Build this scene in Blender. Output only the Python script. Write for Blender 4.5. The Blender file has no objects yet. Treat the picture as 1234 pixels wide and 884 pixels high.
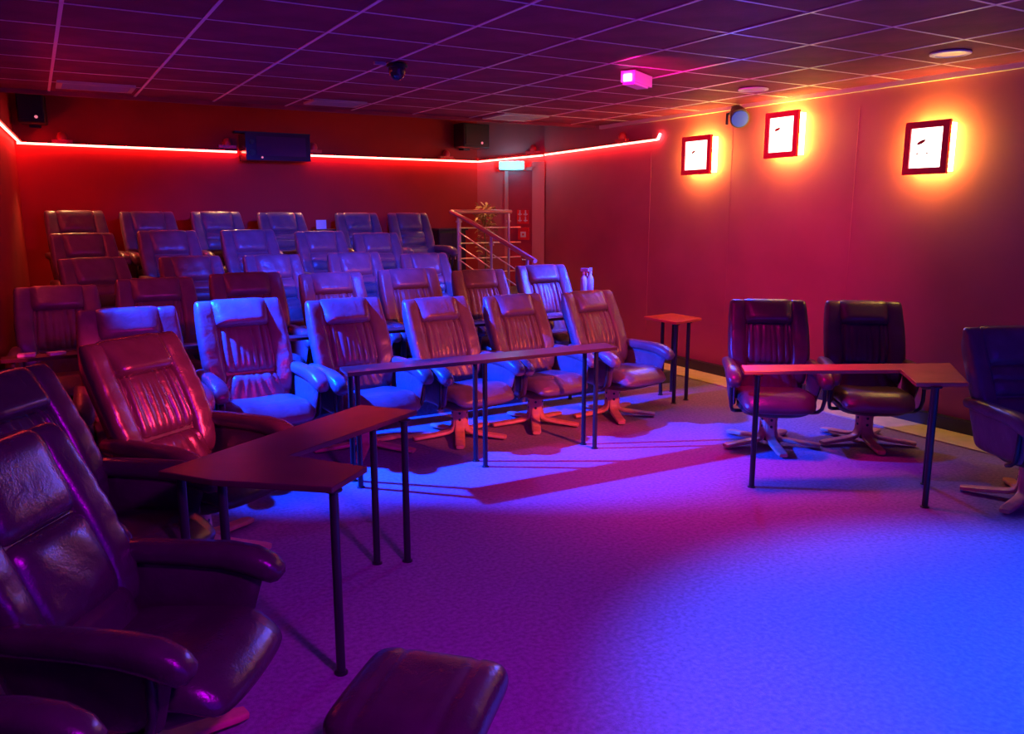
import bpy, math, random
from mathutils import Vector, Matrix
random.seed(7)
S = bpy.context.scene
COL = S.collection
PI = math.pi

# ------------------------------------------------------------------ camera
cam = bpy.data.cameras.new('camera')
cam.sensor_width = 36.0
cam.lens = 985.0 / 1234.0 * 36.0
cam.clip_start = 0.05
co = bpy.data.objects.new('camera', cam)
COL.objects.link(co)
co.location = (0, 0, 1.70)
co.rotation_euler = (math.radians(90 - 10.75), 0, math.radians(-30.0))
S.camera = co

# ------------------------------------------------------------------ world, exposure
w = bpy.data.worlds.new('world')
S.world = w
w.use_nodes = True
w.node_tree.nodes['Background'].inputs[0].default_value = (0.25, 0.0, 0.2, 1)
w.node_tree.nodes['Background'].inputs[1].default_value = 0.0
S.view_settings.view_transform = 'Standard'
S.view_settings.look = 'None'
S.view_settings.exposure = 0.0
S.view_settings.gamma = 1.0

# ------------------------------------------------------------------ lamps of the room, and added fills
def aim(o, target):
    d = Vector(target) - o.location
    o.rotation_euler = d.to_track_quat('-Z', 'Y').to_euler()

def spot(loc, target, color, watts, size, blend=0.6, radius=0.05):
    l = bpy.data.lights.new('lamp_spot', 'SPOT')
    l.color = color; l.energy = watts
    l.spot_size = math.radians(size); l.spot_blend = blend
    l.shadow_soft_size = radius
    o = bpy.data.objects.new('lamp_spot', l); COL.objects.link(o)
    o.location = loc; aim(o, target)
    return o

def area(loc, target, color, watts, sx, sy, spread=180):
    l = bpy.data.lights.new('fill_area', 'AREA')
    l.shape = 'RECTANGLE'; l.size = sx; l.size_y = sy
    l.color = color; l.energy = watts; l.spread = math.radians(spread)
    o = bpy.data.objects.new('fill_area', l); COL.objects.link(o)
    o.location = loc; aim(o, target)
    return o

BLUE = (0.0, 0.05, 1.0)
# blue floor pool from a ceiling lamp at the front right
spot((3.15, 0.85, 2.68), (3.15, 0.9, 0.0), (0.0, 0.10, 1.0), 1350, 78, 0.35, 0.05)
# blue washes from the fixture on the right wall: to the floor, and to the end of the second row
spot((5.84, 5.86, 2.44), (3.0, 2.8, 0.0), BLUE, 230, 84, 0.8, 0.04)
spot((5.84, 5.90, 2.46), (4.65, 7.15, 0.95), BLUE, 1700, 42, 0.8, 0.04)
# blue washes from the fixture high on the left wall, over the front row
spot((0.05, 6.28, 2.58), (2.4, 5.45, 0.35), BLUE, 6500, 46, 0.6, 0.04)
spot((0.05, 6.24, 2.58), (0.95, 5.60, 0.9), BLUE, 2000, 34, 0.6, 0.04)
# blue beam from the ceiling unit toward the rear rows
spot((2.33, 5.66, 2.56), (2.6, 8.5, 1.10), BLUE, 1000, 62, 0.9, 0.05)
# red washes from the front of the room
spot((3.9, 0.4, 2.60), (3.3, 5.5, 0.75), (1.0, 0.11, 0.04), 1300, 28, 0.7, 0.08)
spot((3.9, 0.5, 2.60), (0.42, 4.5, 0.85), (1.0, 0.03, 0.10), 3200, 15, 0.6, 0.08)
spot((1.8, 0.9, 2.62), (1.1, 6.7, 1.05), (1.0, 0.02, 0.12), 260, 28, 0.8, 0.08)  # added red fill to lift the left of the second row
# magenta ceiling washes over the middle aisle and along the right wall
spot((3.7, 3.85, 2.66), (3.7, 3.85, 0.0), (1.0, 0.0, 0.28), 260, 76, 1.0, 0.2)
spot((3.6, 4.6, 2.64), (6.15, 6.2, 1.4), (1.0, 0.0, 0.36), 260, 96, 1.0, 0.2)
# added purple fill over the left front, and added blue fill from the front
spot((1.3, 0.3, 2.64), (0.7, 2.9, 0.2), (0.58, 0.0, 0.88), 290, 92, 0.9, 0.15)
area((2.6, -1.6, 1.7), (2.6, 6.0, 1.0), (0.08, 0.0, 1.0), 48, 4.2, 1.9)

# ------------------------------------------------------------------ materials
def newmat(name):
    m = bpy.data.materials.new(name); m.use_nodes = True
    nt = m.node_tree
    return m, nt, nt.nodes['Principled BSDF']

def mat(name, col, rough=0.5, metal=0.0, spec=0.5, var=0.0, vscale=6.0, bump=0.0, bscale=200.0, coat=0.0, wrinkle=0.0):
    m, nt, b = newmat(name)
    b.inputs['Base Color'].default_value = (*col, 1)
    b.inputs['Roughness'].default_value = rough
    b.inputs['Metallic'].default_value = metal
    b.inputs['Specular IOR Level'].default_value = spec
    b.inputs['Coat Weight'].default_value = coat
    if var or bump:
        tc = nt.nodes.new('ShaderNodeTexCoord')
    if var:
        n = nt.nodes.new('ShaderNodeTexNoise'); n.inputs['Scale'].default_value = vscale
        n.inputs['Detail'].default_value = 6
        r = nt.nodes.new('ShaderNodeValToRGB')
        r.color_ramp.elements[0].position = 0.3; r.color_ramp.elements[1].position = 0.7
        r.color_ramp.elements[0].color = (*[c * (1 - var) for c in col], 1)
        r.color_ramp.elements[1].color = (*[min(1, c * (1 + var)) for c in col], 1)
        nt.links.new(tc.outputs['Object'], n.inputs['Vector'])
        nt.links.new(n.outputs['Fac'], r.inputs['Fac'])
        nt.links.new(r.outputs['Color'], b.inputs['Base Color'])
    if bump:
        n2 = nt.nodes.new('ShaderNodeTexNoise'); n2.inputs['Scale'].default_value = bscale
        n2.inputs['Detail'].default_value = 3
        bp = nt.nodes.new('ShaderNodeBump'); bp.inputs['Strength'].default_value = bump
        bp.inputs['Distance'].default_value = 0.004
        nt.links.new(tc.outputs['Object'], n2.inputs['Vector'])
        nt.links.new(n2.outputs['Fac'], bp.inputs['Height'])
        if wrinkle:
            n3 = nt.nodes.new('ShaderNodeTexNoise'); n3.inputs['Scale'].default_value = 13
            n3.inputs['Detail'].default_value = 4; n3.inputs['Distortion'].default_value = 1.6
            b3 = nt.nodes.new('ShaderNodeBump'); b3.inputs['Strength'].default_value = wrinkle
            b3.inputs['Distance'].default_value = 0.03
            nt.links.new(tc.outputs['Object'], n3.inputs['Vector'])
            nt.links.new(n3.outputs['Fac'], b3.inputs['Height'])
            nt.links.new(b3.outputs['Normal'], bp.inputs['Normal'])
        nt.links.new(bp.outputs['Normal'], b.inputs['Normal'])
    return m

def emit(name, col, strength):
    m, nt, b = newmat(name)
    b.inputs['Base Color'].default_value = (*[min(1, c) * 0.5 for c in col], 1)
    b.inputs['Emission Color'].default_value = (*col, 1)
    b.inputs['Emission Strength'].default_value = strength
    return m

M = {}
M['wall'] = mat('wall_paint', (0.46, 0.11, 0.13), 0.62, spec=0.3, var=0.10, vscale=1.6, bump=0.12, bscale=60)
M['wall_back'] = mat('wall_paint_rear', (0.40, 0.022, 0.022), 0.7, spec=0.25, var=0.12, vscale=1.4, bump=0.12, bscale=60)
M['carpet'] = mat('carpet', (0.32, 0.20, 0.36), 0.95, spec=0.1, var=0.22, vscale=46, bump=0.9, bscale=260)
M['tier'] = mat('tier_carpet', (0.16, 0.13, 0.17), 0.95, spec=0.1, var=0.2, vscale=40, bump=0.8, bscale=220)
M['edging'] = mat('edging_vinyl', (0.72, 0.55, 0.32), 0.55, var=0.12, vscale=9)
M['tile'] = mat('ceiling_tile', (0.27, 0.025, 0.075), 0.85, spec=0.25, var=0.25, vscale=3.0, bump=0.5, bscale=90)
M['bar'] = mat('grid_bar', (0.92, 0.55, 0.66), 0.45, metal=0.0)
M['cornice'] = mat('cornice', (0.70, 0.55, 0.38), 0.4)
M['leather'] = mat('leather', (0.15, 0.085, 0.125), 0.32, spec=0.55, var=0.18, vscale=9, bump=0.22, bscale=130, wrinkle=0.15)
M['leather_dark'] = mat('leather_dark', (0.05, 0.035, 0.04), 0.27, spec=0.7, var=0.2, vscale=8, bump=0.2, bscale=130, wrinkle=0.08)
M['leather_maroon'] = mat('leather_maroon', (0.11, 0.045, 0.075), 0.32, spec=0.6, var=0.2, vscale=8, bump=0.2, bscale=130, wrinkle=0.08)
M['shell'] = mat('shell_vinyl', (0.05, 0.035, 0.04), 0.45)
M['tube'] = mat('black_steel', (0.02, 0.02, 0.025), 0.35, metal=0.0, spec=0.6)
M['wood'] = mat('bent_wood', (0.78, 0.32, 0.24), 0.38, var=0.18, vscale=14)
M['bolt'] = mat('bolt', (0.03, 0.03, 0.03), 0.5)
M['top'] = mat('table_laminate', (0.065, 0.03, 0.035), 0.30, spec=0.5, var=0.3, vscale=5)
M['top_lit'] = mat('table_laminate_lit', (0.62, 0.11, 0.06), 0.26, spec=0.6, var=0.15, vscale=5)  # salmon glow of the wall lights put into the laminate colour
M['edge'] = mat('table_edge', (0.10, 0.06, 0.05), 0.35)
M['chrome'] = mat('chrome', (0.75, 0.7, 0.72), 0.28, metal=0.9)
M['black'] = mat('black_plastic', (0.012, 0.011, 0.016), 0.5)
M['blackgloss'] = mat('black_gloss', (0.03, 0.02, 0.045), 0.18, spec=0.6)
M['white'] = mat('white_plastic', (0.75, 0.72, 0.75), 0.4)
M['grille'] = mat('grille', (0.42, 0.33, 0.38), 0.5)
M['frame'] = mat('red_frame', (0.80, 0.03, 0.05), 0.35)
M['skirt'] = mat('skirting', (0.03, 0.025, 0.035), 0.35)
M['door'] = mat('door_paint', (0.42, 0.025, 0.05), 0.5, var=0.08)
M['door_trim'] = mat('door_trim_paint', (0.60, 0.20, 0.22), 0.5)
M['leaf'] = mat('leaf', (0.42, 0.34, 0.10), 0.5, var=0.3, vscale=20)
M['stem'] = mat('stem', (0.20, 0.15, 0.06), 0.7)
M['pot'] = mat('pot', (0.10, 0.05, 0.04), 0.6)
M['bottle'] = mat('bottle_plastic', (0.45, 0.55, 0.8), 0.25)
M['card'] = mat('card', (0.85, 0.8, 0.75), 0.6)
M['signred'] = mat('sign_red', (0.75, 0.015, 0.02), 0.4)
M['glass'] = mat('lens_glass', (0.05, 0.02, 0.08), 0.08, spec=0.8)
M['led'] = emit('led_red', (1.0, 0.05, 0.036), 52.0)
M['led_hot'] = emit('led_end', (1.0, 0.09, 0.10), 42.0)
M['amber'] = emit('amber_lamp', (1.0, 0.72, 0.09), 52.0)
M['art'] = emit('lit_paper', (1.0, 0.80, 0.66), 3.2)
M['artmark'] = mat('ink_mark', (0.5, 0.01, 0.02), 0.5)
M['exit'] = emit('exit_sign_face', (0.22, 0.85, 1.0), 2.6)
M['bluelens'] = emit('blue_lens', (0.03, 0.1, 1.0), 0.15)
M['pinkdot'] = emit('standby_light', (1.0, 0.25, 0.35), 0.8)
M['dlens'] = mat('downlight_lens', (0.8, 0.6, 0.6), 0.3)

# ------------------------------------------------------------------ mesh helpers
class MB:
    def __init__(s): s.v = []; s.f = []
    def add(s, vs, fs):
        o = len(s.v); s.v += [tuple(v) for v in vs]; s.f += [tuple(i + o for i in f) for f in fs]; return s
    def box(s, c, d, rz=0.0):
        x, y, z = [k / 2 for k in d]; ca, sa = math.cos(rz), math.sin(rz)
        vs = []
        for sx, sy, sz in ((-1,-1,-1),(1,-1,-1),(1,1,-1),(-1,1,-1),(-1,-1,1),(1,-1,1),(1,1,1),(-1,1,1)):
            a, b = sx * x, sy * y
            vs.append((c[0] + a * ca - b * sa, c[1] + a * sa + b * ca, c[2] + sz * z))
        return s.add(vs, [(0,3,2,1),(4,5,6,7),(0,1,5,4),(1,2,6,5),(2,3,7,6),(3,0,4,7)])
    def prism(s, poly, z0, z1):
        n = len(poly)
        vs = [(p[0], p[1], z0) for p in poly] + [(p[0], p[1], z1) for p in poly]
        fs = [tuple(range(n - 1, -1, -1)), tuple(range(n, 2 * n))]
        fs += [(i, (i + 1) % n, n + (i + 1) % n, n + i) for i in range(n)]
        return s.add(vs, fs)
    def tube(s, pts, r, n=10, r2=None):
        pts = [Vector(p) for p in pts]; vs = []; fs = []
        m = len(pts); prev = None
        for i, p in enumerate(pts):
            t = (pts[min(i + 1, m - 1)] - pts[max(i - 1, 0)]).normalized()
            if prev is None:
                a = Vector((0, 0, 1)) if abs(t.z) < 0.9 else Vector((1, 0, 0))
                u = t.cross(a).normalized()
            else:
                u = (prev - t * prev.dot(t)).normalized()
            prev = u; q = t.cross(u)
            rr = r if r2 is None else r + (r2 - r) * i / (m - 1)
            for k in range(n):
                an = 2 * PI * k / n
                vs.append(p + (u * math.cos(an) + q * math.sin(an)) * rr)
        for i in range(m - 1):
            for k in range(n):
                k2 = (k + 1) % n
                fs.append((i * n + k, i * n + k2, (i + 1) * n + k2, (i + 1) * n + k))
        fs.append(tuple(range(n - 1, -1, -1))); fs.append(tuple(range((m - 1) * n, m * n)))
        return s.add(vs, fs)
    def lathe(s, prof, n=20, c=(0, 0, 0)):
        vs = []; fs = []
        for r, z in prof:
            for k in range(n):
                a = 2 * PI * k / n; vs.append((c[0] + r * math.cos(a), c[1] + r * math.sin(a), c[2] + z))
        m = len(prof)
        for i in range(m - 1):
            for k in range(n):
                k2 = (k + 1) % n; fs.append((i * n + k, i * n + k2, (i + 1) * n + k2, (i + 1) * n + k))
        fs.append(tuple(range(n - 1, -1, -1))); fs.append(tuple(range((m - 1) * n, m * n)))
        return s.add(vs, fs)
    def pad(s, fmap, tf, tb, nu=18, nv=18, pu=5.0, pv=5.0, disp=None, corner=0.30):
        """closed cushion; fmap(a, b, h) with a, b in -1..1; tf / tb front and back thickness"""
        vs = []; fs = []
        def cosg(k, n):
            t = -1 + 2 * k / n
            return math.copysign(1 - (1 - abs(t)) ** 1.55, t)
        idx = {}
        for j in range(nv + 1):
            for i in range(nu + 1):
                u, v = cosg(i, nu), cosg(j, nv)
                a = u * math.sqrt(1 - corner * v * v * abs(v) ** 6 * 0.5 * abs(u) ** 2)
                b = v * math.sqrt(1 - corner * u * u * abs(u) ** 6 * 0.5 * abs(v) ** 2)
                e = max(0.0, (1 - abs(u) ** pu)) ** 0.5 * max(0.0, (1 - abs(v) ** pv)) ** 0.5
                h = tf(a, b) * e if callable(tf) else tf * e
                if disp: h += disp(a, b) * e
                idx[(i, j, 1)] = len(vs); vs.append(fmap(a, b, h))
                if 0 < i < nu and 0 < j < nv:
                    idx[(i, j, 0)] = len(vs); vs.append(fmap(a, b, -tb * e))
                else:
                    idx[(i, j, 0)] = idx[(i, j, 1)]
        for j in range(nv):
            for i in range(nu):
                for sd in (1, 0):
                    q = [idx[(i, j, sd)], idx[(i + 1, j, sd)], idx[(i + 1, j + 1, sd)], idx[(i, j + 1, sd)]]
                    if not sd: q.reverse()
                    q2 = [x for n_, x in enumerate(q) if x not in q[:n_]]
                    if len(q2) > 2: fs.append(tuple(q2))
        return s.add(vs, fs)
    def sweep(s, secs, n=16, p=3.0):
        """secs: (centre, right vector, up vector, half width, half height); superellipse loft with caps"""
        vs = []; fs = []
        for c, rv, uv, hw, hh in secs:
            c, rv, uv = Vector(c), Vector(rv), Vector(uv)
            for k in range(n):
                a = 2 * PI * (k + 0.5) / n
                ca, sa = math.cos(a), math.sin(a)
                x = math.copysign(abs(ca) ** (2 / p), ca) * hw; y = math.copysign(abs(sa) ** (2 / p), sa) * hh
                vs.append(c + rv * x + uv * y)
        m = len(secs)
        for i in range(m - 1):
            for k in range(n):
                k2 = (k + 1) % n; fs.append((i * n + k, i * n + k2, (i + 1) * n + k2, (i + 1) * n + k))
        fs.append(tuple(range(n - 1, -1, -1))); fs.append(tuple(range((m - 1) * n, m * n)))
        return s.add(vs, fs)
    def mesh(s, name, m, smooth=False):
        me = bpy.data.meshes.new(name)
        me.from_pydata([tuple(v) for v in s.v], [], s.f)
        me.materials.append(m if not isinstance(m, str) else M[m])
        if smooth:
            me.polygons.foreach_set('use_smooth', [True] * len(me.polygons))
            try: me.set_sharp_from_angle(angle=math.radians(50))
            except Exception: pass
        me.update()
        return me
    def build(s, name, m, parent=None, smooth=False, loc=None):
        o = bpy.data.objects.new(name, s.mesh(name, m, smooth)); COL.objects.link(o)
        if parent: o.parent = parent
        if loc: o.location = loc
        return o

def tag(o, label=None, cat=None, group=None, kind=None):
    if label: o['label'] = label
    if cat: o['category'] = cat
    if group: o['group'] = group
    if kind: o['kind'] = kind
    return o
def empty(name, loc=(0, 0, 0), rz=0.0):
    o = bpy.data.objects.new(name, None); COL.objects.link(o)
    o.location = loc; o.rotation_euler = (0, 0, rz); o.empty_display_size = 0.1
    return o
def inst(name, me, parent, loc=(0, 0, 0), rot=(0, 0, 0), scale=None):
    o = bpy.data.objects.new(name, me); COL.objects.link(o)
    o.parent = parent; o.location = loc; o.rotation_euler = rot
    if scale: o.scale = scale
    return o
def structure(name, mb, m, label=None):
    o = mb.build(name, m); o['kind'] = 'structure'
    if label: o['label'] = label
    return o
def sm(t): t = max(0.0, min(1.0, t)); return t * t * (3 - 2 * t)

# ------------------------------------------------------------------ room shell
HC = 2.73           # suspended ceiling
HU = 3.35           # slab above the rear
WX = 6.15           # right wall
YB = 10.40          # back wall
CH1 = (5.443, YB); CH2 = (WX, 9.766)      # angled corner with the exit
def lwx(y): return -0.09 - 0.05 * (YB - y)
YL = 5.6
floor = structure('floor', MB().box((2.4, 3.9, -0.05), (8.4, 13.8, 0.1)), 'carpet', 'carpet floor, blue and magenta under coloured lights')
structure('wall_right', MB().box((WX + 0.06, (CH2[1] - 2.9) / 2, HU / 2), (0.12, CH2[1] + 2.9, HU)), 'wall')
structure('wall_back', MB().box(((CH1[0] - 0.3) / 2, YB + 0.06, HU / 2), (CH1[0] + 0.9, 0.12, HU)), 'wall_back')
def wallseg(p, q, z0, z1, t, side):
    d = Vector((q[0] - p[0], q[1] - p[1])).normalized(); nn = Vector((-d.y, d.x)) * t * side
    return MB().prism([p, q, (q[0] + nn.x, q[1] + nn.y), (p[0] + nn.x, p[1] + nn.y)][::(1 if side > 0 else -1)], z0, z1)
structure('wall_back_right', wallseg(CH2, CH1, 0, HU, 0.12, -1), 'wall')
structure('wall_left', wallseg((lwx(YB), YB), (lwx(YL), YL), 0, HU, 0.14, -1), 'wall_back')
structure('wall_left_return', MB().box((lwx(YL) - 0.72, YL, HU / 2), (1.4, 0.12, HU)), 'wall')
structure('wall_left_front', MB().box((-1.5, (YL - 2.9) / 2, HU / 2), (0.12, YL + 2.9, HU)), 'wall')
structure('wall_front', MB().box((2.4, -2.86, HU / 2), (8.0, 0.12, HU)), 'wall_back')
structure('ceiling_rear', MB().box((2.6, 9.5, HU + 0.05), (7.6, 2.2, 0.1)), 'tile')
# suspended grid ceiling: backing, every visible tile, every bar
YE = 8.45
ceil_ = structure('ceiling', MB().box(((WX - 1.5) / 2, (YE - 2.9) / 2, HC + 0.06), (WX + 1.5, YE + 2.9, 0.05)), 'tile', 'dark tiled suspended ceiling with bright metal grid')
SX, X0, SY, Y0 = 0.684, 0.2266, 0.584, 4.351
tile_me = MB().box((0, 0, 0), (SX - 0.022, SY - 0.018, 0.016)).mesh('ceiling_tile', 'tile')
xs = [X0 + SX * k for k in range(-3, 10)]
ys = [Y0 + SY * k for k in range(-8, 8)]
for i in range(len(xs) - 1):
    for j in range(len(ys) - 1):
        xa, xb = max(xs[i], -1.44), min(xs[i + 1], WX - 0.02)
        ya, yb = ys[j], min(ys[j + 1], YE)
        if xb - xa < 0.08 or yb - ya < 0.08: continue
        inst('ceiling_tile', tile_me, ceil_, ((xa + xb) / 2, (ya + yb) / 2, HC + 0.010 + random.uniform(-.001, .001)),
             (random.uniform(-.001, .001), random.uniform(-.001, .001), 0), ((xb - xa) / SX, (yb - ya) / SY, 1))
long_me = MB().box((0, 0, 0), (0.020, YE + 0.4, 0.012)).mesh('grid_bar', 'bar')
cross_me = MB().box((0, 0, 0), (WX + 1.44, 0.014, 0.010)).mesh('grid_bar', 'bar')
for x in xs:
    if -1.4 < x < WX - 0.05: inst('grid_bar', long_me, ceil_, (x, (YE - 0.4) / 2, HC + 0.004))
for y in ys:
    if y < YE - 0.05: inst('grid_bar', cross_me, ceil_, ((WX - 1.44) / 2, y, HC + 0.005))
structure('trim_1', MB().box((WX - 0.02, 3.0, HC - 0.012), (0.04, 10.9, 0.05)), 'cornice', 'pale wall-angle trim where the right wall meets the ceiling')
structure('trim_2', MB().box((2.9, YE + 0.02, HC + 0.03), (6.3, 0.05, 0.12)), 'tile')
# joints in the panelled right wall
for k, (y, t) in enumerate(((7.49, .002), (6.23, .002), (4.77, .004), (2.6, .003))):
    structure('trim_%d' % (3 + k), MB().box((WX - 0.0005, y, 1.32), (0.004, t * 2, 2.5)), 'wall')
structure('baseboard_right', MB().box((WX - 0.03, 3.2, 0.055), (0.06, 8.8, 0.11)), 'skirt', 'dark cable trunking skirting along the right wall')
structure('trim_7', MB().box((WX - 0.22, 3.2, 0.004), (0.36, 8.8, 0.012)), 'edging', 'pale floor edging strip along the right wall')

# seating tiers behind the front row
TIERS = [(6.22, 7.32, 0.12, 5.45), (7.32, 8.14, 0.26, 4.47), (8.14, 9.07, 0.45, 4.47), (9.07, YB, 0.66, 5.40)]
for y0, y1, z, xr in TIERS:
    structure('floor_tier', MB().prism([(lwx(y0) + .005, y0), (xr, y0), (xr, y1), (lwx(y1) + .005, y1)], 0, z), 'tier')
for k in range(4):
    y0 = 7.75 + 0.33 * k
    structure('floor_step', MB().box((5.32, (y0 + 9.07) / 2, 0.066 * (2 * k + 1)), (1.6, 9.07 - y0, 0.132)), 'tier')
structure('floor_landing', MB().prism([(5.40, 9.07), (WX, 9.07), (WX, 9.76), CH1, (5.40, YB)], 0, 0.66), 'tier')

# ------------------------------------------------------------------ recliner
BP0 = Vector((0, 0.10, 0.355)); BE = Vector((0, 0.387, 0.922)); BN = Vector((0, -0.922, 0.387)); BL = 0.748
def bw(t): return 0.25 + 0.045 * sm(t / 0.45) - 0.012 * sm((t - 0.6) / 0.4)
def bpt(a, s, h):        # lateral metres, along metres, normal metres
    t = s / BL
    return Vector((a, 0, 0)) + BP0 + BE * s + BN * (h + 0.035 * math.sin(PI * min(1, max(0, t * 1.25))) * 0.6)
rp = random.Random(3)
PH = [rp.uniform(-1, 1) for _ in range(12)]
def pleat(u, v, n, amp, taper=0.0):
    x = u * n + 0.10 * math.sin(1.6 * v + 3 * PH[0] + u * 3) + 0.22 * math.sin(u * 6 + PH[1] * 3) + 0.16 * v * math.sin(9 * u)
    s_ = math.cos(PI * x)
    return amp * (1 - abs(s_) ** 0.6) * (1 - taper * sm((v + 1) / 2)) * (0.7 + 0.3 * math.sin(3.7 * u + PH[2] * 5))
def chair_meshes(style, lm, big=False):
    R = {}
    # shell of the back, shoulders lower than the centre
    def f(a, b, h):
        t = (b + 1) / 2; s_ = t * BL
        wv = bw(t)
        s_ -= 0.012 * sm((abs(a) - 0.55) / 0.12) * sm((t - 0.8) / 0.2)
        return bpt(a * wv, s_, h)
    R['backrest'] = MB().pad(f, 0.03, 0.085, 16, 18, 6, 7, corner=0.35).mesh('backrest', lm, True)
    for side, nm in ((-1, 'L'), (1, 'R')):
        def f(a, b, h, side=side):
            t = 0.10 + 0.885 * (b + 1) / 2
            wv = bw(t); c = 0.775 * wv; hw = 0.232 * wv
            return bpt(side * c + a * hw, t * BL, 0.012 + h)
        def d(a, b):
            return -0.012 * sum(math.exp(-((b - q) / 0.035) ** 2) for q in (-0.55, -0.18, 0.22)) * (0.5 + 0.5 * a * side)
        def tf(a, b, side=side): return 0.056 + 0.010 * a * side
        R['bolster' + nm] = MB().pad(f, tf, 0.03, 14, 30, 4.0, 7, disp=d).mesh('side_bolster', lm, True)
    hw_ = 0.184
    if style == 0:
        def f(a, b, h): return bpt(a * hw_ * (1 + 0.03 * b), 0.535 + 0.1025 * (b + 1), 0.015 + h)
        def tf(a, b): return 0.074 - 0.030 * b
        def d(a, b): return -pleat(a, b, 3.2, 0.005)
        R['headrest'] = MB().pad(f, tf, 0.03, 24, 20, 6, 4.2, disp=d).mesh('headrest', lm, True)
        def f(a, b, h): return bpt(a * (hw_ - 0.006), 0.225 + 0.168 * (b + 1), 0.012 + h)
        def d(a, b): return -pleat(a, b, 4.3, 0.020)
        R['lumbar_cushion'] = MB().pad(f, 0.046, 0.02, 52, 20, 8, 7, disp=d).mesh('lumbar_cushion', lm, True)
        def f(a, b, h):
            t = (b + 1) / 2
            return bpt(a * (0.225 - 0.03 * t), -0.03 + 0.25 * t, 0.012 + h)
        def d(a, b): return -pleat(a * (0.8 + 0.25 * b), b, 4.0, 0.016, -0.8) * sm((b + 1) / 1.2)
        R['lower_back_cushion'] = MB().pad(f, 0.062, 0.02, 44, 16, 5, 4, disp=d).mesh('lower_back_cushion', lm, True)
    elif style == 2:
        def f(a, b, h): return bpt(a * hw_ * (1.02 + 0.05 * b), 0.440 + 0.150 * (b + 1), 0.012 + h)
        R['headrest'] = MB().pad(f, 0.064, 0.03, 18, 18, 6, 4.5, disp=lambda a, b: -0.004 * math.exp(-((a - 0.5) / 0.03) ** 2)).mesh('headrest', lm, True)
        def f(a, b, h): return bpt(a * hw_, 0.13 + 0.158 * (b + 1), 0.012 + h)
        R['lumbar_cushion'] = MB().pad(f, 0.058, 0.02, 16, 20, 6, 6, disp=lambda a, b: -0.003 * math.sin(7 * a + 4 * b)).mesh('lumbar_cushion', lm, True)
        def f(a, b, h): return bpt(a * 0.215, -0.03 + 0.10 * (b + 1), 0.012 + h)
        R['lower_back_cushion'] = MB().pad(f, 0.066, 0.02, 16, 16, 5, 4).mesh('lower_back_cushion', lm, True)
    else:
        def f(a, b, h): return bpt(a * hw_ * (1 + 0.05 * b), 0.480 + 0.130 * (b + 1), 0.012 + h)
        R['headrest'] = MB().pad(f, 0.066, 0.03, 18, 18, 6, 3.5, disp=lambda a, b: -0.002 * math.sin(9 * a + 3 * b)).mesh('headrest', lm, True)
        def f(a, b, h): return bpt(a * hw_, 0.275 + 0.103 * (b + 1), 0.012 + h)
        R['lumbar_cushion'] = MB().pad(f, 0.05, 0.02, 16, 26, 6, 3.5,
            disp=lambda a, b: -0.016 * math.exp(-((b - 0.02 + 0.08 * a) / 0.10) ** 2)).mesh('lumbar_cushion', lm, True)
        def f(a, b, h): return bpt(a * 0.215, -0.03 + 0.152 * (b + 1), 0.012 + h)
        R['lower_back_cushion'] = MB().pad(f, 0.058, 0.02, 16, 26, 5, 3.5,
            disp=lambda a, b: -0.014 * math.exp(-((b - 0.35 - 0.06 * a) / 0.10) ** 2)).mesh('lower_back_cushion', lm, True)
    # seat
    def f(a, b, h):
        y = 0.15 - 0.285 * (b + 1)
        k = sm((b - 0.35) / 0.65)
        hw = 0.262 - 0.015 * k + 0.0 * b
        z = 0.385 + 0.018 * b - 0.045 * k * k
        return Vector((a * hw, y - 0.02 * k * (1 - a * a), z + h))
    def tf(a, b): return 0.080 - 0.022 * (1 - a * a) * (1 - sm(b))
    def d(a, b): return -0.006 * math.exp(-((abs(a) - 0.72) / 0.03) ** 2)
    R['seat_cushion'] = MB().pad(f, tf, 0.055, 30, 28, 5, 4.5, disp=d).mesh('seat_cushion', lm, True)
    X, Z = (1, 0, 0), (0, 0, 1)
    R['seat_shell'] = MB().sweep([((0, 0.13, .345), X, Z, .13, .03), ((0, 0.12, .335), X, Z, .23, .06), ((0, -0.05, .325), X, Z, .25, .075),
        ((0, -0.25, .330), X, Z, .24, .065), ((0, -0.36, .345), X, Z, .21, .04), ((0, -0.385, .352), X, Z, .14, .02)], 18, 2.6).mesh('seat_shell', 'shell', True)
    # arms
    for side, nm in ((-1, 'L'), (1, 'R')):
        pth = [(.235, .585, .026, .018), (.215, .587, .038, .032), (.10, .588, .043, .040), (-.08, .588, .047, .042), (-.20, .584, .052, .045),
               (-.285, .570, .055, .047), (-.340, .547, .052, .044), (-.372, .525, .040, .034), (-.384, .515, .020, .016)]
        secs = []
        for i, (y, z, hw, hh) in enumerate(pth):
            y0, z0 = pth[max(0, i - 1)][:2]; y1, z1 = pth[min(len(pth) - 1, i + 1)][:2]
            t = Vector((0, y1 - y0, z1 - z0)).normalized(); up = Vector((0, t.z, -t.y)); up = up if up.z > 0 else -up
            secs.append(((side * (0.298 + 0.010 * sm((.1 - y) / .4)), y, z), X, up, hw, hh))
        R['arm' + nm] = MB().sweep(secs, 18, 2.7).mesh('armrest', lm, True)
        def f(a, b, h, side=side):
            t = (b + 1) / 2
            y0, y1 = (0.14 + 0.08 * t, -0.27 - 0.07 * t) if big else (0.10 + 0.11 * t, -0.13 - 0.14 * t)
            return Vector((side * (0.276 + 0.022 * t + h), (y0 + y1) / 2 - a * (y0 - y1) / 2, 0.315 + 0.255 * t))
        R['panel' + nm] = MB().pad(f, 0.022, 0.022, 12, 12, 5, 6).mesh('arm_panel', lm, True)
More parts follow.
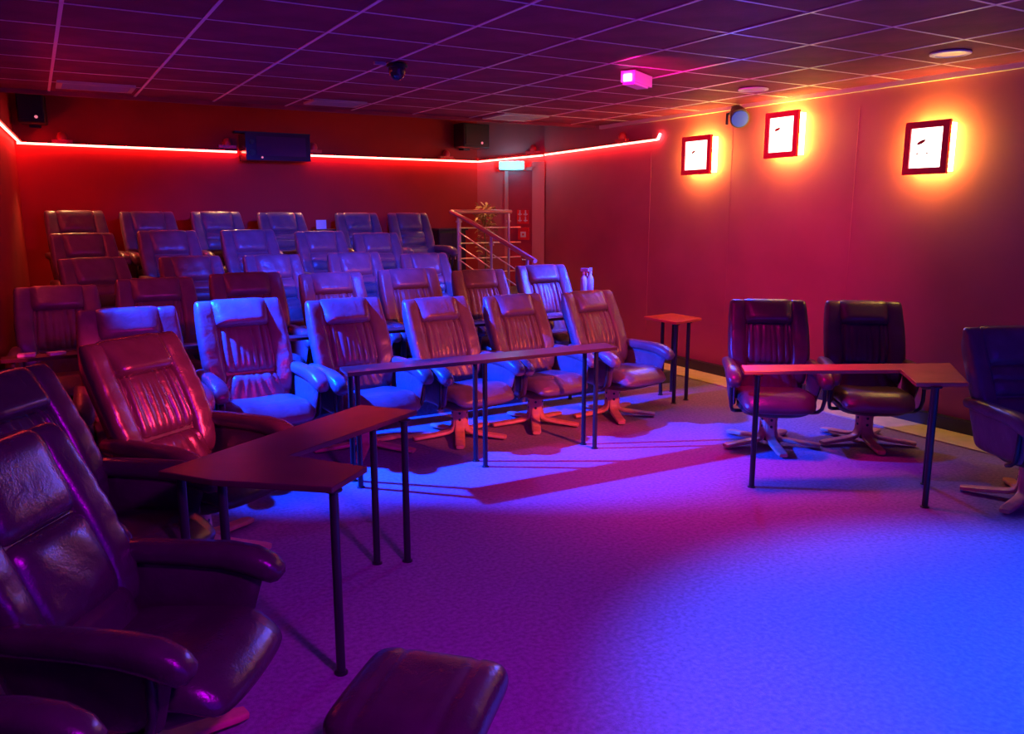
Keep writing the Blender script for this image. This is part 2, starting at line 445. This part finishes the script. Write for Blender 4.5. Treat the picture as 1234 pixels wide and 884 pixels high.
        q = [(.308, -.262, .545), (.318, -.272, .47), (.318, -.270, .40), (.310, -.25, .34), (.295, -.20, .305), (.27, -.14, .285), (.15, -.07, .275), (.03, -.02, .275)]
        R['support' + nm] = MB().tube([(side * a, b, c) for a, b, c in q], 0.0135, 10).mesh('arm_support', 'tube', True)
    # swivel base
    R['swivel_column'] = MB().lathe([(.030, .035), (.034, .05), (.034, .25), (.075, .262), (.075, .285)], 18).mesh('swivel_column', 'tube', True)
    pr = [(.046, .27), (.046, .16), (.050, .10), (.066, .066), (.10, .050), (.20, .038), (.33, .028), (.365, .024)]
    secs = []
    for i, (r, z) in enumerate(pr):
        r0, z0 = pr[max(0, i - 1)]; r1, z1 = pr[min(len(pr) - 1, i + 1)]
        t = Vector((r1 - r0, 0, z1 - z0)).normalized(); up = Vector((-t.z, 0, t.x))
        secs.append(((r, 0, z), (0, 1, 0), up, 0.037 if i < len(pr) - 1 else 0.028, 0.013))
    R['base_leg'] = MB().sweep(secs, 12, 5).mesh('base_leg', 'wood', True)
    R['bolt'] = MB().tube([(.054, 0, 0), (.0615, 0, 0)], 0.010, 10).mesh('bolt', 'bolt')
    return R
KIT = {(0, 0): chair_meshes(0, 'leather', True), (1, 0): chair_meshes(1, 'leather'), (1, 1): chair_meshes(1, 'leather_dark'), (0, 1): chair_meshes(0, 'leather_maroon'), (0, 2): chair_meshes(0, 'leather_dark', True), (1, 2): chair_meshes(1, 'leather', True), (2, 2): chair_meshes(2, 'leather_dark', True)}
def chair(loc, deg, s, style, dark, label, group, leg0=18, bolts=False):
    R = KIT[(style, dark)]
    t = empty('recliner_chair', loc, math.radians(deg)); t.scale = (s, s, s)
    tag(t, label, 'chair', group)
    inst('backrest', R['backrest'], t)
    for k in 'LR': inst('side_bolster', R['bolster' + k], t)
    inst('headrest', R['headrest'], t); inst('lumbar_cushion', R['lumbar_cushion'], t); inst('lower_back_cushion', R['lower_back_cushion'], t)
    inst('seat_cushion', R['seat_cushion'], t); inst('seat_shell', R['seat_shell'], t)
    for k in 'LR':
        a = inst('armrest', R['arm' + k], t)
        inst('arm_panel', R['panel' + k], a); inst('arm_support', R['support' + k], a)
    inst('swivel_column', R['swivel_column'], t)
    for k in range(5):
        lg = inst('base_leg', R['base_leg'], t, (0, 0, 0), (0, 0, math.radians(leg0 + 72 * k)))
        if bolts:
            for z in (.15, .20): inst('bolt', R['bolt'], lg, (0, 0, z))
    return t

G1, G2, G3, G4, G5 = ['recliners in the %s row' % k for k in ('front', 'second', 'third', 'fourth', 'rear')]
def fwd(deg, d):
    a = math.radians(deg); return (math.sin(a) * d, -math.cos(a) * d)
ROW1 = [
 (0.473, 5.40, 0, 1.047, 'blue-topped recliner mostly hidden behind the glossy red-lit corner recliner'),
 (1.218, 5.568, 3, 1.05, 'bright blue pleated recliner at the left end of the open front row, both arms blue'),
 (1.956, 5.498, 3, 1.024, 'blue and red lit pleated recliner behind the left end of the long narrow table'),
 (2.690, 5.46, 5, 1.0, 'red-brown pleated recliner with blue left edge behind the middle of the long narrow table'),
 (3.395, 5.50, 3, 0.985, 'red-brown pleated recliner behind the right end of the long narrow table'),
 (4.125, 5.44, 6, 0.985, 'rust-red pleated recliner at the right end of the front row, next to the small table'),
]
for x, y, a, s, l in ROW1: chair((x, y, 0), a, s, 0, 0, l, G1, 18 + a, True)
GL = 'recliners along the left wall'
chair((0.585, 4.225, 0), 36, 1.03, 0, 2, 'glossy dark recliner with bright red and pink gleams behind the cranked left table', GL, 0, True)
chair((0.085, 3.56, 0), 50, 1.02, 0, 2, 'dark pleated recliner cut by the left edge, beside the glossy red one', GL, 10)
chair((0.12, 2.56, 0), 54, 0.99, 2, 2, 'big plain dark recliner in the left foreground with purple gleam on its seat edge', GL, 30)
chair((-0.47, 1.84, 0), 56, 1.0, 2, 2, 'nearest dark recliner of which one drooping armrest shows in the bottom left corner', GL, 8)
GR = 'recliners by the right wall'
chair((4.58, 4.13, 0), -38, 1.0, 0, 1, 'dark maroon recliner left of its twin behind the cranked right table', GR, 62, True)
chair((5.245, 3.815, 0), -41, 0.985, 0, 1, 'dark maroon recliner right of its twin, before the wall joint', GR, 62, True)
chair((4.99, 2.49, 0), -24, 0.965, 1, 2, 'dark blue-lit recliner cut by the right edge of the photo', GR, 70, True)
NM = ['leftmost', 'second from left', 'third from left', 'fourth from left', 'fifth from left', 'sixth from left', 'seventh from left']
ROW2 = [(0.105, 6.70, 0, 0.99), (0.795, 6.686, 0, 1.02), (1.496, 6.678, 0, 1.036), (2.222, 6.682, 0, 1.009), (2.944, 6.687, -1, 1.019), (3.669, 6.683, -2, 0.988), (4.386, 6.686, -2, 1.01)]
L2 = ['dull red pleated recliner at the far left end of the second row',
      'dark purple recliner of the second row, second from its left end',
      'purple-brown recliner of the second row above the bright blue front chair',
      'purple recliner in the middle of the second row, four along from either end',
      'purple-red recliner of the second row, third from its right end',
      'violet pleated recliner of the second row below the stair railing',
      'bright blue recliner at the right end of the second row, below the handrail foot']
for (x, y, a, s), l in zip(ROW2, L2): chair((x, y, 0.12), a, s, 0, 0, l, G2)
ROW3 = [(0.518, 7.78, 16, 1.0), (1.285, 7.79, 8, .991), (2.01, 7.74, 6, .989), (2.815, 7.74, 2, .991), (3.589, 7.74, 2, .964)]
L3 = ['dark brown recliner at the left end of the third row, under the two stacked headrests',
      'dim maroon recliner of the third row, second from its left end',
      'purple recliner of the third row, middle of its five',
      'bright blue recliner of the third row, second from its right end',
      'bright blue recliner at the right end of the third row beside the railing']
for (x, y, a, s), l in zip(ROW3, L3): chair((x, y, 0.26), a, s, 1, 0, l, G3)
ROW4 = [(0.448, 8.64, 8, 1.004), (1.216, 8.63, 8, 1.02), (2.005, 8.62, 8, 1.02), (2.755, 8.60, 6, .999), (3.383, 8.60, 3, .972)]
L4 = ['dark brown recliner at the left end of the fourth row with rust-lit edge',
      'dark blue recliner of the fourth row, second from its left end',
      'blue recliner of the fourth row, middle of its five',
      'shiny blue recliner of the fourth row, second from its right end',
      'blue recliner at the right end of the fourth row']
for (x, y, a, s), l in zip(ROW4, L4): chair((x, y, 0.45), a, s, 1, 0, l, G4)
ROW5 = [(0.445, 9.60, 9, 1.01), (1.152, 9.60, 9, 1.0), (1.87, 9.59, 8, 1.0), (2.602, 9.58, 8, .99), (3.51, 9.56, 4, .984), (4.215, 9.62, 3, .984)]
L5 = ['amber-edged recliner at the left end of the rear row under the wall light strip',
      'amber-edged dark blue recliner of the rear row, second from the left',
      'amber-edged dark blue recliner of the rear row, third from the left',
      'dark violet recliner of the rear row, just left of the white card',
      'amber-topped recliner of the rear row, just right of the white card',
      'amber-topped dark recliner at the right end of the rear row next to the black cabinet']
for (x, y, a, s), l in zip(ROW5, L5): chair((x, y, 0.66), a, s, 1, 0, l, G5)

# ------------------------------------------------------------------ ottoman
ot = tag(empty('ottoman', (0.806, 1.905, 0), math.radians(45.5)), 'dark burgundy leather footstool with two seams in the bottom foreground', 'footstool')
def otf(a, b, h): return Vector((a * 0.215, b * 0.215, 0.365 + h))
MB().pad(otf, lambda a, b: 0.062 - 0.008 * a * a, 0.05, 24, 40, 7, 7,
    disp=lambda a, b: -0.010 * (math.exp(-((b - 0.52) / 0.045) ** 2) + math.exp(-((b + 0.52) / 0.045) ** 2)), corner=0.4).build('cushion', 'leather_dark', ot, True)
MB().sweep([((0, .19, .335), (1, 0, 0), (0, 0, 1), .15, .02), ((0, .17, .315), (1, 0, 0), (0, 0, 1), .18, .04), ((0, -.17, .315), (1, 0, 0), (0, 0, 1), .18, .04), ((0, -.19, .335), (1, 0, 0), (0, 0, 1), .15, .02)], 16, 4).build('under_frame', 'shell', ot, True)
MB().lathe([(.030, .035), (.034, .05), (.034, .25), (.07, .26), (.07, .285)], 18).build('pedestal_column', 'tube', ot, True)
for k in range(5): inst('base_leg', KIT[(0, 0)]['base_leg'], ot, (0, 0, 0), (0, 0, math.radians(20 + 72 * k)), (0.78, 0.9, 1.0))

# ------------------------------------------------------------------ tables
def table(name, poly, legs, label, cat='table', z=0.745, z0=0.0, th=0.024, lr=0.017, group=None, m='top'):
    cx = sum(p[0] for p in poly) / len(poly); cy = sum(p[1] for p in poly) / len(poly)
    a = sum(poly[i][0] * poly[(i + 1) % len(poly)][1] - poly[(i + 1) % len(poly)][0] * poly[i][1] for i in range(len(poly)))
    if a < 0: poly = poly[::-1]
    t = tag(empty(name, (cx, cy, z0)), label, cat, group)
    P = [(p[0] - cx, p[1] - cy) for p in poly]
    top = MB().prism(P, z - z0 - th, z - z0).build('table_top', m, t)
    bv = top.modifiers.new('bevel', 'BEVEL'); bv.width = 0.004; bv.segments = 2
    leg_me = MB().lathe([(lr * 1.5, 0), (lr * 1.5, .006), (lr, .008), (lr, z - z0 - th - .006), (lr * 1.9, z - z0 - th - .005), (lr * 1.9, z - z0 - th + .001)], 16).mesh('leg', 'tube', True)
    for lx, ly in legs: inst('leg', leg_me, t, (lx - cx, ly - cy, 0))
    return t
table('long_table', [(1.56, 4.685), (3.56, 4.645), (3.60, 4.86), (1.58, 4.90)], [(1.63, 4.72), (1.635, 4.865), (2.508, 4.704), (2.51, 4.85), (3.405, 4.69), (3.395, 4.82)],
      'long narrow dark table on paired black legs before the front row')
table('cranked_table', [(.32, 3.213), (.474, 3.0), (.827, 2.703), (1.02, 2.872), (.80, 3.17), (1.545, 3.605), (1.345, 3.86)],
      [(.845, 2.745), (1.312, 3.60), (1.452, 3.55), (.395, 3.19), (.515, 3.035)], 'cranked dark table on black tube legs in front of the left chairs')
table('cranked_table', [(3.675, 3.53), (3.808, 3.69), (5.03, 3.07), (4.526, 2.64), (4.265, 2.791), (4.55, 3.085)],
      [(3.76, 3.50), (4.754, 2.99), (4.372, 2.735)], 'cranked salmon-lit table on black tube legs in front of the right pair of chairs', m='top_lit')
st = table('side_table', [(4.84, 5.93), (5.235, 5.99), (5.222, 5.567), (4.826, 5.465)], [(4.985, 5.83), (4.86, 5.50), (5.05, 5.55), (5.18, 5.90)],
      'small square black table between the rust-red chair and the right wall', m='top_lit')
table('counter_table', [(-0.26, 6.04), (4.25, 6.04), (4.25, 6.19), (-0.26, 6.19)], [(-0.2, 6.115), (1.58, 6.15), (2.31, 6.15), (3.02, 6.15), (3.75, 6.15), (4.15, 6.115)],
      'long narrow counter shelf squeezed between the first and second rows', z=0.775)
table('side_table', [(4.88, 6.98), (5.27, 6.98), (5.27, 7.28), (4.88, 7.28)],
      [(4.93, 7.03), (5.22, 7.03), (5.22, 7.23), (4.93, 7.23)], 'small table behind the rust-red chair carrying two spray bottles', z=0.865, z0=0.12)
table('side_table', [(2.99, 9.92), (3.27, 9.92), (3.27, 10.2), (2.99, 10.2)], [(3.03, 9.96), (3.23, 9.96), (3.23, 10.16), (3.03, 10.16)],
      'tiny table in the rear row carrying a white card', z=1.49, z0=0.66)

# ------------------------------------------------------------------ small things on tables
cd = MB().box((0, 0, 0.055), (0.125, 0.012, 0.11)).build('menu_card', 'card', None, False, (3.06, 9.98, 1.491))
tag(cd, 'small upright purple-lit card standing on the tiny rear table', 'card')
for x, y, a, l in ((0.055, 6.10, .3, 'pale card lying on the counter shelf behind the glossy red recliner'), (-0.115, 6.12, -.1, 'pale card on the counter shelf at its left end by the frame edge')):
    tag(MB().box((0, 0, .009), (.10, .07, .018), a).build('paper_card', 'card', None, False, (x, y, .776)), l, 'card')
def spray(x, y, rz, label):
    t = tag(empty('spray_bottle', (x, y, .866), rz), label, 'bottle', 'spray bottles by the second row')
    MB().lathe([(.030, 0), (.036, .006), (.036, .12), (.030, .15), (.014, .175), (.013, .19)], 16).build('body', 'bottle', t, True)
    MB().lathe([(.016, .187), (.016, .21)], 12).build('collar', 'white', t, True)
    MB().box((0, -.012, .232), (.026, .085, .034)).build('spray_head', 'bottle', t)
    MB().tube([(0, -.028, .218), (0, -.040, .19), (0, -.036, .165)], .006, 8).build('trigger', 'white', t, True)
spray(4.985, 7.12, .6, 'blue-lit spray bottle on the left behind the rust-red chair')
spray(5.085, 7.14, 2.4, 'blue-lit spray bottle on the right, nozzle turned away')

# ------------------------------------------------------------------ black cabinet at the rear
cb = tag(empty('cabinet', (4.85, 10.15, .66)), 'low black cabinet at the back wall behind the railing', 'cabinet')
MB().box((0, .02, .40), (.40, .34, .80)).build('body', 'black', cb)
MB().box((0, 0, .81), (.43, .40, .025)).build('cabinet_top', 'blackgloss', cb)
for sx in (-1, 1):
    d_ = MB().box((sx * .098, -.158, .42), (.185, .016, .68)).build('door', 'blackgloss', cb)
    MB().box((sx * .03, -.172, .46), (.012, .014, .10)).build('handle', 'chrome', d_)

# ------------------------------------------------------------------ stair railing
rl = tag(empty('stair_railing', (4.50, 9.30, 0)), 'tubular metal railing sloping down the steps at the back right', 'railing')
def rel(p): return (p[0] - 4.50, p[1] - 9.30, p[2])
def rt(name, pts, r, m='chrome', par=None): return MB().tube([rel(p) for p in pts], r, 12).build(name, m, par or rl, True)
M['rail'] = mat('rail_paint', (0.62, 0.28, 0.32), 0.35, metal=0.3)
rt('handrail', [(4.50, 9.30, 1.70), (5.36, 9.30, 1.70)], .024, 'rail')
rt('handrail', [(4.50, 9.31, 1.70), (4.53, 8.85, 1.585), (4.53, 7.36, 1.19)], .026, 'rail')
for x, y, z0, z1 in ((4.575, 9.26, .66, 1.68), (4.62, 9.31, .66, 1.68), (5.31, 9.28, .66, 1.68), (4.53, 8.32, .0, 1.43), (4.53, 7.52, .0, 1.21)):
    p = rt('post', [(x, y, z0), (x, y, z1)], .017)
    MB().lathe([(.03, -.012), (.03, .012)], 12, rel((x, y, z1 - .10))).build('collar', 'chrome', p, True)
for z in (1.50, 1.31, 1.12, .94):
    rt('cross_bar', [(4.60, 9.30, z), (5.50, 9.30, z)], .008)
for k in (.17, .34, .51):
    rt('cross_bar', [(4.575, 9.24, 1.62 - k), (4.53, 7.52, 1.18 - k)], .008)

# ------------------------------------------------------------------ plant behind the railing
pl = tag(empty('potted_plant', (5.31, 9.93, .66)), 'thin leafy olive plant in a pot behind the railing', 'plant')
MB().lathe([(.09, 0), (.12, .02), (.14, .22), (.15, .24), (.13, .24), (.12, .20)], 18).build('pot', 'pot', pl, True)
MB().tube([(0, 0, .2), (.02, .01, .5), (-.01, 0, .75), (.01, 0, 1.0)], .016, 8, .008).build('stem', 'stem', pl, True)
lb = MB()
lb.add([(0, 0, 0), (.35, .17, .05), (.7, .16, .03), (1, 0, -.12), (.7, -.16, .03), (.35, -.17, .05), (.35, 0, 0), (.7, 0, -.03)],
       [(0, 6, 1), (1, 6, 7, 2), (2, 7, 3), (0, 5, 6), (5, 4, 7, 6), (4, 3, 7)])
leaf_me = lb.mesh('leaf', 'leaf', True)
rq = random.Random(11)
for k in range(190):
    z = rq.choice([rq.uniform(.76, 1.12)] * 4 + [rq.uniform(.3, .76)])
    a = rq.uniform(0, 2 * PI); rr = rq.uniform(.01, .12 if z > .7 else .05)
    s = rq.uniform(.06, .12)
    inst('leaf', leaf_me, pl, (math.cos(a) * rr, math.sin(a) * rr * .8, z), (rq.uniform(-.5, .5), rq.uniform(-.9, .7), a + rq.uniform(-.6, .6)), (s, s, s))

# ------------------------------------------------------------------ red LED strips and their clips
def strip(p, q, label, m='led', r=.010, ledge=True):
    c = [(p[i] + q[i]) / 2 for i in range(3)]
    t = tag(empty('light_strip', c), label, 'light strip', 'red light strips along the rear walls')
    P, Q = Vector([p[i] - c[i] for i in range(3)]), Vector([q[i] - c[i] for i in range(3)])
    MB().tube([P, Q], r, 8).build('led_tube', m, t)
    if ledge:
        d = (Q - P).normalized(); n = Vector((0, 0, 1)).cross(d).normalized()
        mid = (P + Q) / 2; L = (Q - P).length
        MB().sweep([(P + Vector((0, 0, r + .006)), n, (0, 0, 1), .032, .007), (Q + Vector((0, 0, r + .006)), n, (0, 0, 1), .032, .007)], 4, 2).build('shade_channel', 'black', t)
    return t
zs = 2.40
strip((lwx(YB) + .02, YB - .03, zs + .015), (2.19, YB - .03, zs), 'glowing red light strip on the back wall left of the projector')
strip((3.03, YB - .03, zs - .012), (CH1[0] - .01, YB - .03, zs - .018), 'glowing red light strip on the back wall right of the projector')
strip((CH1[0] - .005, YB - .045, zs - .018), (WX - .035, CH2[1] - .02, zs + .055), 'short red light strip above the exit sign')
strip((WX - .03, CH2[1] - .06, zs + .06), (WX - .03, 7.36, zs + .09), 'glowing red light strip on the far right wall')
strip((WX - .03, 7.35, zs + .09), (WX - .03, 7.31, zs + .15), 'bright upturned end of the right wall light strip', 'led_hot', .014, False)
strip((lwx(YB) + .05, YB - .05, zs + .015), (lwx(5.7) + .03, 5.7, zs + .015), 'glowing light strip running forward along the left wall')
def clip(x, y, z, rz, label):
    z += .022
    t = tag(empty('lamp_clip', (x, y, z), rz), label, 'spotlight', 'small lamps on the light strips')
    MB().box((0, 0, 0), (.20, .05, .035)).build('bracket', 'frame', t)
    MB().lathe([(.045, 0), (.05, .03), (.035, .07), (.012, .085)], 12, (0, -.01, .016)).build('lamp_head', 'frame', t, True)
    q = Vector((math.sin(rz), -math.cos(rz), 0))
    spot((x + q.x * .16, y + q.y * .16, z - .05), (x + q.x * .85, y + q.y * .85, .9), (1.0, 0.50, 0.18), 34, 84, 0.6, 0.02)
ca = math.atan2(CH1[1] - CH2[1], CH1[0] - CH2[0])
for x, y, z, rz, l in ((.357, 10.365, 2.425, 0, 'small dark red lamp on the strip near the left corner'), (2.08, 10.365, 2.435, 0, 'small red lamp on the strip left of the projector'),
        (3.12, 10.365, 2.42, 0, 'small red lamp on the strip right of the projector'), (4.949, 10.365, 2.40, 0, 'small red lamp on the strip below the right speaker'),
        (6.02, 9.85, 2.475, ca, 'small lamp on the strip just right of the exit sign'), (6.105, 7.987, 2.50, PI / 2, 'small red lamp on the right wall strip')):
    clip(x, y, z, rz, l)

# ------------------------------------------------------------------ projector, speakers
pj = tag(empty('projector', (2.60, 10.18, 2.45)), 'dark wide projector box fixed high on the back wall between the strips', 'projector')
MB().box((0, .02, 0), (.76, .36, .31)).build('housing', 'blackgloss', pj)
MB().box((.03, -.168, .005), (.58, .016, .22)).build('front_window', 'glass', pj)
MB().tube([(-.31, -.155, -.07), (-.31, -.185, -.07)], .035, 16).build('lens', 'black', pj, True)
MB().tube([(-.31, -.155, .05), (-.31, -.185, .05)], .026, 16).build('lens', 'black', pj, True)
MB().box((0, .12, .175), (.9, .12, .02)).build('mount', 'black', pj)
MB().tube([(-.20, -.175, -.125), (-.20, -.182, -.125)], .012, 8).build('status_light', 'pinkdot', pj)
def speaker(x, y, z, wd, ht, rz, label):
    t = tag(empty('loudspeaker', (x, y, z), rz), label, 'speaker', 'wall loudspeakers')
    b = MB().box((0, 0, 0), (wd, .26, ht)).build('cabinet', 'black', t)
    b.modifiers.new('bevel', 'BEVEL').width = .012
    MB().box((0, -.135, .015), (wd * .86, .012, ht * .84)).build('grille', 'black', t)
    MB().tube([(wd * .18, -.136, -ht * .30), (wd * .18, -.147, -ht * .30)], .016, 10).build('badge', 'pinkdot', t)
    MB().box((0, .175, -ht * .40), (.10, .12, .10)).build('bracket', 'black', t)
speaker(5.24, 10.17, 2.70, .42, .31, .12, 'black wall speaker at the top right of the back wall')
speaker(0.10, 10.17, 2.75, .25, .30, -.1, 'black wall speaker in the top left back corner')

# ------------------------------------------------------------------ exit, door, fire signs
dn = Vector((-(CH1[1] - CH2[1]), CH1[0] - CH2[0])).normalized()      # into the room
if dn.y > 0: dn = -dn
du = Vector((CH2[0] - CH1[0], CH2[1] - CH1[1])).normalized()
def onwall(s, z, off): # s metres from back corner along the angled wall
    p = Vector(CH1) + du * s + dn * off
    return (p.x, p.y, z)
rzw = math.atan2(du.y, du.x)
dr = empty('door_1', onwall(.62, .66, 0), rzw); dr['kind'] = 'structure'; dr['label'] = 'red painted exit door in the angled corner'
MB().box((0, -.012, .80), (.34, .03, 1.58)).build('panel', 'door', dr)
for sx in (-1, 1): MB().box((sx * (.195 if sx < 0 else .255), -.02, .86), (.05 if sx < 0 else .17, .05, 1.72)).build('door_frame', 'door_trim', dr)
MB().box((0, -.02, 1.62), (.44, .05, .05)).build('door_frame', 'door_trim', dr)
hd_ = MB().tube([(.12, -.03, .38), (.12, -.07, .38), (.04, -.075, .38)], .010, 8).build('handle', 'chrome', dr, True)
ex = tag(empty('exit_sign', onwall(.505, 2.325, .04), rzw), 'brightly glowing pale cyan exit sign above the corner door', 'sign')
MB().box((0, 0, 0), (.36, .05, .12)).build('housing', 'white', ex)
MB().box((0, -.03, 0), (.34, .012, .10)).build('lit_face', 'exit', ex)
pl_ = bpy.data.lights.new('lamp_exit', 'POINT'); pl_.color = (0.05, 0.75, 1.0); pl_.energy = 4; pl_.shadow_soft_size = 0.05
po_ = bpy.data.objects.new('lamp_exit', pl_); COL.objects.link(po_); po_.location = onwall(.505, 2.325, .20)
def figure(mb, x, z, s, yy):   # simple running or standing pictogram strokes
    mb.box((x, yy, z + .030 * s), (.012 * s, .003, .012 * s)); mb.box((x, yy, z + .010 * s), (.014 * s, .003, .024 * s))
    mb.box((x - .005 * s, yy, z - .014 * s), (.006 * s, .003, .024 * s)); mb.box((x + .005 * s, yy, z - .014 * s), (.006 * s, .003, .024 * s))
fs = tag(empty('fire_sign', onwall(.66, 1.63, .045), rzw), 'upper red sign with white pictograms beside the corner door', 'sign', 'red fire signs')
MB().box((0, 0, 0), (.17, .012, .19)).build('panel', 'signred', fs)
pm = MB()
for x in (-.04, .04):
    for z in (.035, -.05): pm.box((x, -.008, z), (.055, .004, .012)); figure(pm, x, z + .012, 1.2, -.008)
pm.build('pictogram', 'white', fs)
cp = tag(empty('fire_call_point', onwall(.675, 1.40, .06), rzw), 'red fire alarm call point box under the red sign', 'alarm', 'red fire signs')
MB().box((0, 0, 0), (.15, .06, .17)).build('box', 'signred', cp)
MB().box((0, -.032, -.01), (.075, .006, .075)).build('glass_plate', 'white', cp)
MB().box((0, -.037, -.01), (.03, .005, .03)).build('button', 'signred', cp)

# ------------------------------------------------------------------ lit pictures with amber halo
def picture(y0, y1, z0, z1, label, mark):
    yc, zc = (y0 + y1) / 2, (z0 + z1) / 2; wy, hz = y1 - y0, z1 - z0
    t = tag(empty('lit_picture', (WX, yc, zc)), label, 'picture', 'backlit pictures on the right wall')
    fx = -.115                     # frame plane in front of the wall
    b = .050
    for nm, c, d in (('f', (fx, 0, hz / 2 - b / 2), (.03, wy, b)), ('f', (fx, 0, -hz / 2 + b / 2), (.03, wy, b)),
                     ('f', (fx, wy / 2 - b / 2, 0), (.03, b, hz - 2 * b)), ('f', (fx, -wy / 2 + b / 2, 0), (.03, b, hz - 2 * b))):
        MB().box(c, d).build('frame_bar', 'frame', t)
    pp = MB().box((fx + .004, 0, 0), (.012, wy - 2 * b + .004, hz - 2 * b + .004)).build('lit_sheet', 'art', t)
    mk = MB()
    for (a, c, s, k) in mark:
        pts = [(fx - .0035, -a + s * math.cos(q) * 1.4, c + s * math.sin(q) * .55 + k * math.cos(q) * s) for q in [i * PI / 5 for i in range(10)]]
        mk.add(pts, [tuple(range(10))])
    mk.build('ink_mark', 'artmark', pp)
    MB().box((-.052, 0, 0), (.088, wy * .90, hz * .90)).build('halo_lamp', 'amber', t)
    MB().box((-.005, 0, 0), (.01, wy * .8, hz * .8)).build('back_plate', 'white', t)
picture(6.405, 6.835, 2.08, 2.47, 'backlit framed picture farthest along the right wall', [(-.045, .035, .022, -.5)])
picture(5.305, 5.69, 2.19, 2.60, 'backlit framed picture in the middle of three, beside the wall spotlight', [(-.05, .05, .024, -.3)])
picture(3.865, 4.23, 1.985, 2.385, 'backlit framed picture nearest the viewer on the right wall', [(-.045, .045, .026, -.5), (-.07, -.04, .010, 0), (.01, -.04, .008, 0)])

# ------------------------------------------------------------------ wall spotlight
sp = tag(empty('stage_spotlight', (6.03, 6.05, 2.62)), 'round stage spotlight on a bracket high on the right wall', 'spotlight')
MB().box((.10, .12, .06), (.04, .12, .14)).build('wall_bracket', 'tube', sp)
MB().tube([(.08, .12, .05), (-.02, .13, .02), (-.02, .13, -.08)], .014, 8).build('yoke', 'tube', sp, True)
hb = MB()
A = Vector((2.9 - 6.03, 1.5 - 6.05, -2.6)).normalized(); U_ = A.cross(Vector((0, 0, 1))).normalized(); V_ = A.cross(U_)
secs = [(A * k, U_, V_, r, r) for k, r in ((-.11, .03), (-.10, .065), (-.02, .082), (.06, .088), (.10, .092))]
hb.sweep(secs, 20, 2.0).build('lamp_head', 'shell', sp, True)
MB().sweep([(A * .098, U_, V_, .08, .08), (A * .108, U_, V_, .078, .078)], 20, 2.0).build('lens', 'bluelens', sp, True)

# ------------------------------------------------------------------ ceiling fittings
dv = tag(empty('dome_camera', (2.33, 5.66, HC)), 'small dark dome unit hanging under the ceiling grid', 'camera')
MB().lathe([(.05, 0), (.075, -.012), (.075, -.03), (.05, -.035)][::-1], 18).build('mount', 'black', dv, True)
MB().lathe([(.06, -.03), (.062, -.06), (.05, -.09), (.028, -.11), (.008, -.117)][::-1], 18).build('dome', 'blackgloss', dv, True)
MB().box((-.13, 0, -.012), (.08, .03, .02)).build('cable_box', 'grille', dv)
em = tag(empty('emergency_light', (4.05, 5.13, HC), math.radians(30)), 'pink-lit white bulkhead emergency light under the ceiling', 'light')
MB().box((0, 0, -.05), (.36, .11, .08)).build('body', 'white', em)
MB().box((-.02, 0, -.097), (.28, .09, .016)).build('diffuser', 'white', em)
MB().box((-.183, 0, -.06), (.008, .06, .05)).build('end_cap', 'exit', em)
def downlight(x, y, label):
    t = tag(empty('downlight', (x, y, HC)), label, 'light', 'round ceiling lights by the right wall')
    MB().lathe([(.125, -.004), (.125, -.014), (.095, -.018), (.09, -.006)][::-1], 24).build('trim_ring', 'white', t, True)
    MB().lathe([(.09, -.013), (.088, -.006)], 24).build('lens', 'dlens', t, True)
downlight(5.338, 3.47, 'round ceiling light above the nearest lit picture')
downlight(5.423, 5.28, 'round ceiling light farther along, above the middle lit picture')
def vent(x, y, wx, wy, label):
    t = tag(empty('ceiling_vent', (x, y, HC)), label, 'vent', 'ceiling air vents along the rear edge')
    for sx in (-1, 1): MB().box((sx * (wx / 2 - .02), 0, -.008), (.04, wy, .02)).build('frame_bar', 'grille', t)
    for sy in (-1, 1): MB().box((0, sy * (wy / 2 - .02), -.008), (wx - .08, .04, .02)).build('frame_bar', 'grille', t)
    me = MB().box((0, 0, 0), (wx - .08, .03, .006)).mesh('slat', 'grille')
    n = int((wy - .08) / .045)
    for k in range(n): inst('slat', me, t, (0, -wy / 2 + .06 + k * (wy - .12) / max(1, n - 1), -.006), (.5, 0, 0))
vent(0.56, 7.92, .58, .38, 'ceiling vent nearest the left wall')
vent(2.62, 7.93, .52, .34, 'ceiling vent in the middle, above the projector')
vent(4.72, 8.10, .56, .50, 'cyan-lit ceiling vent nearest the exit sign')
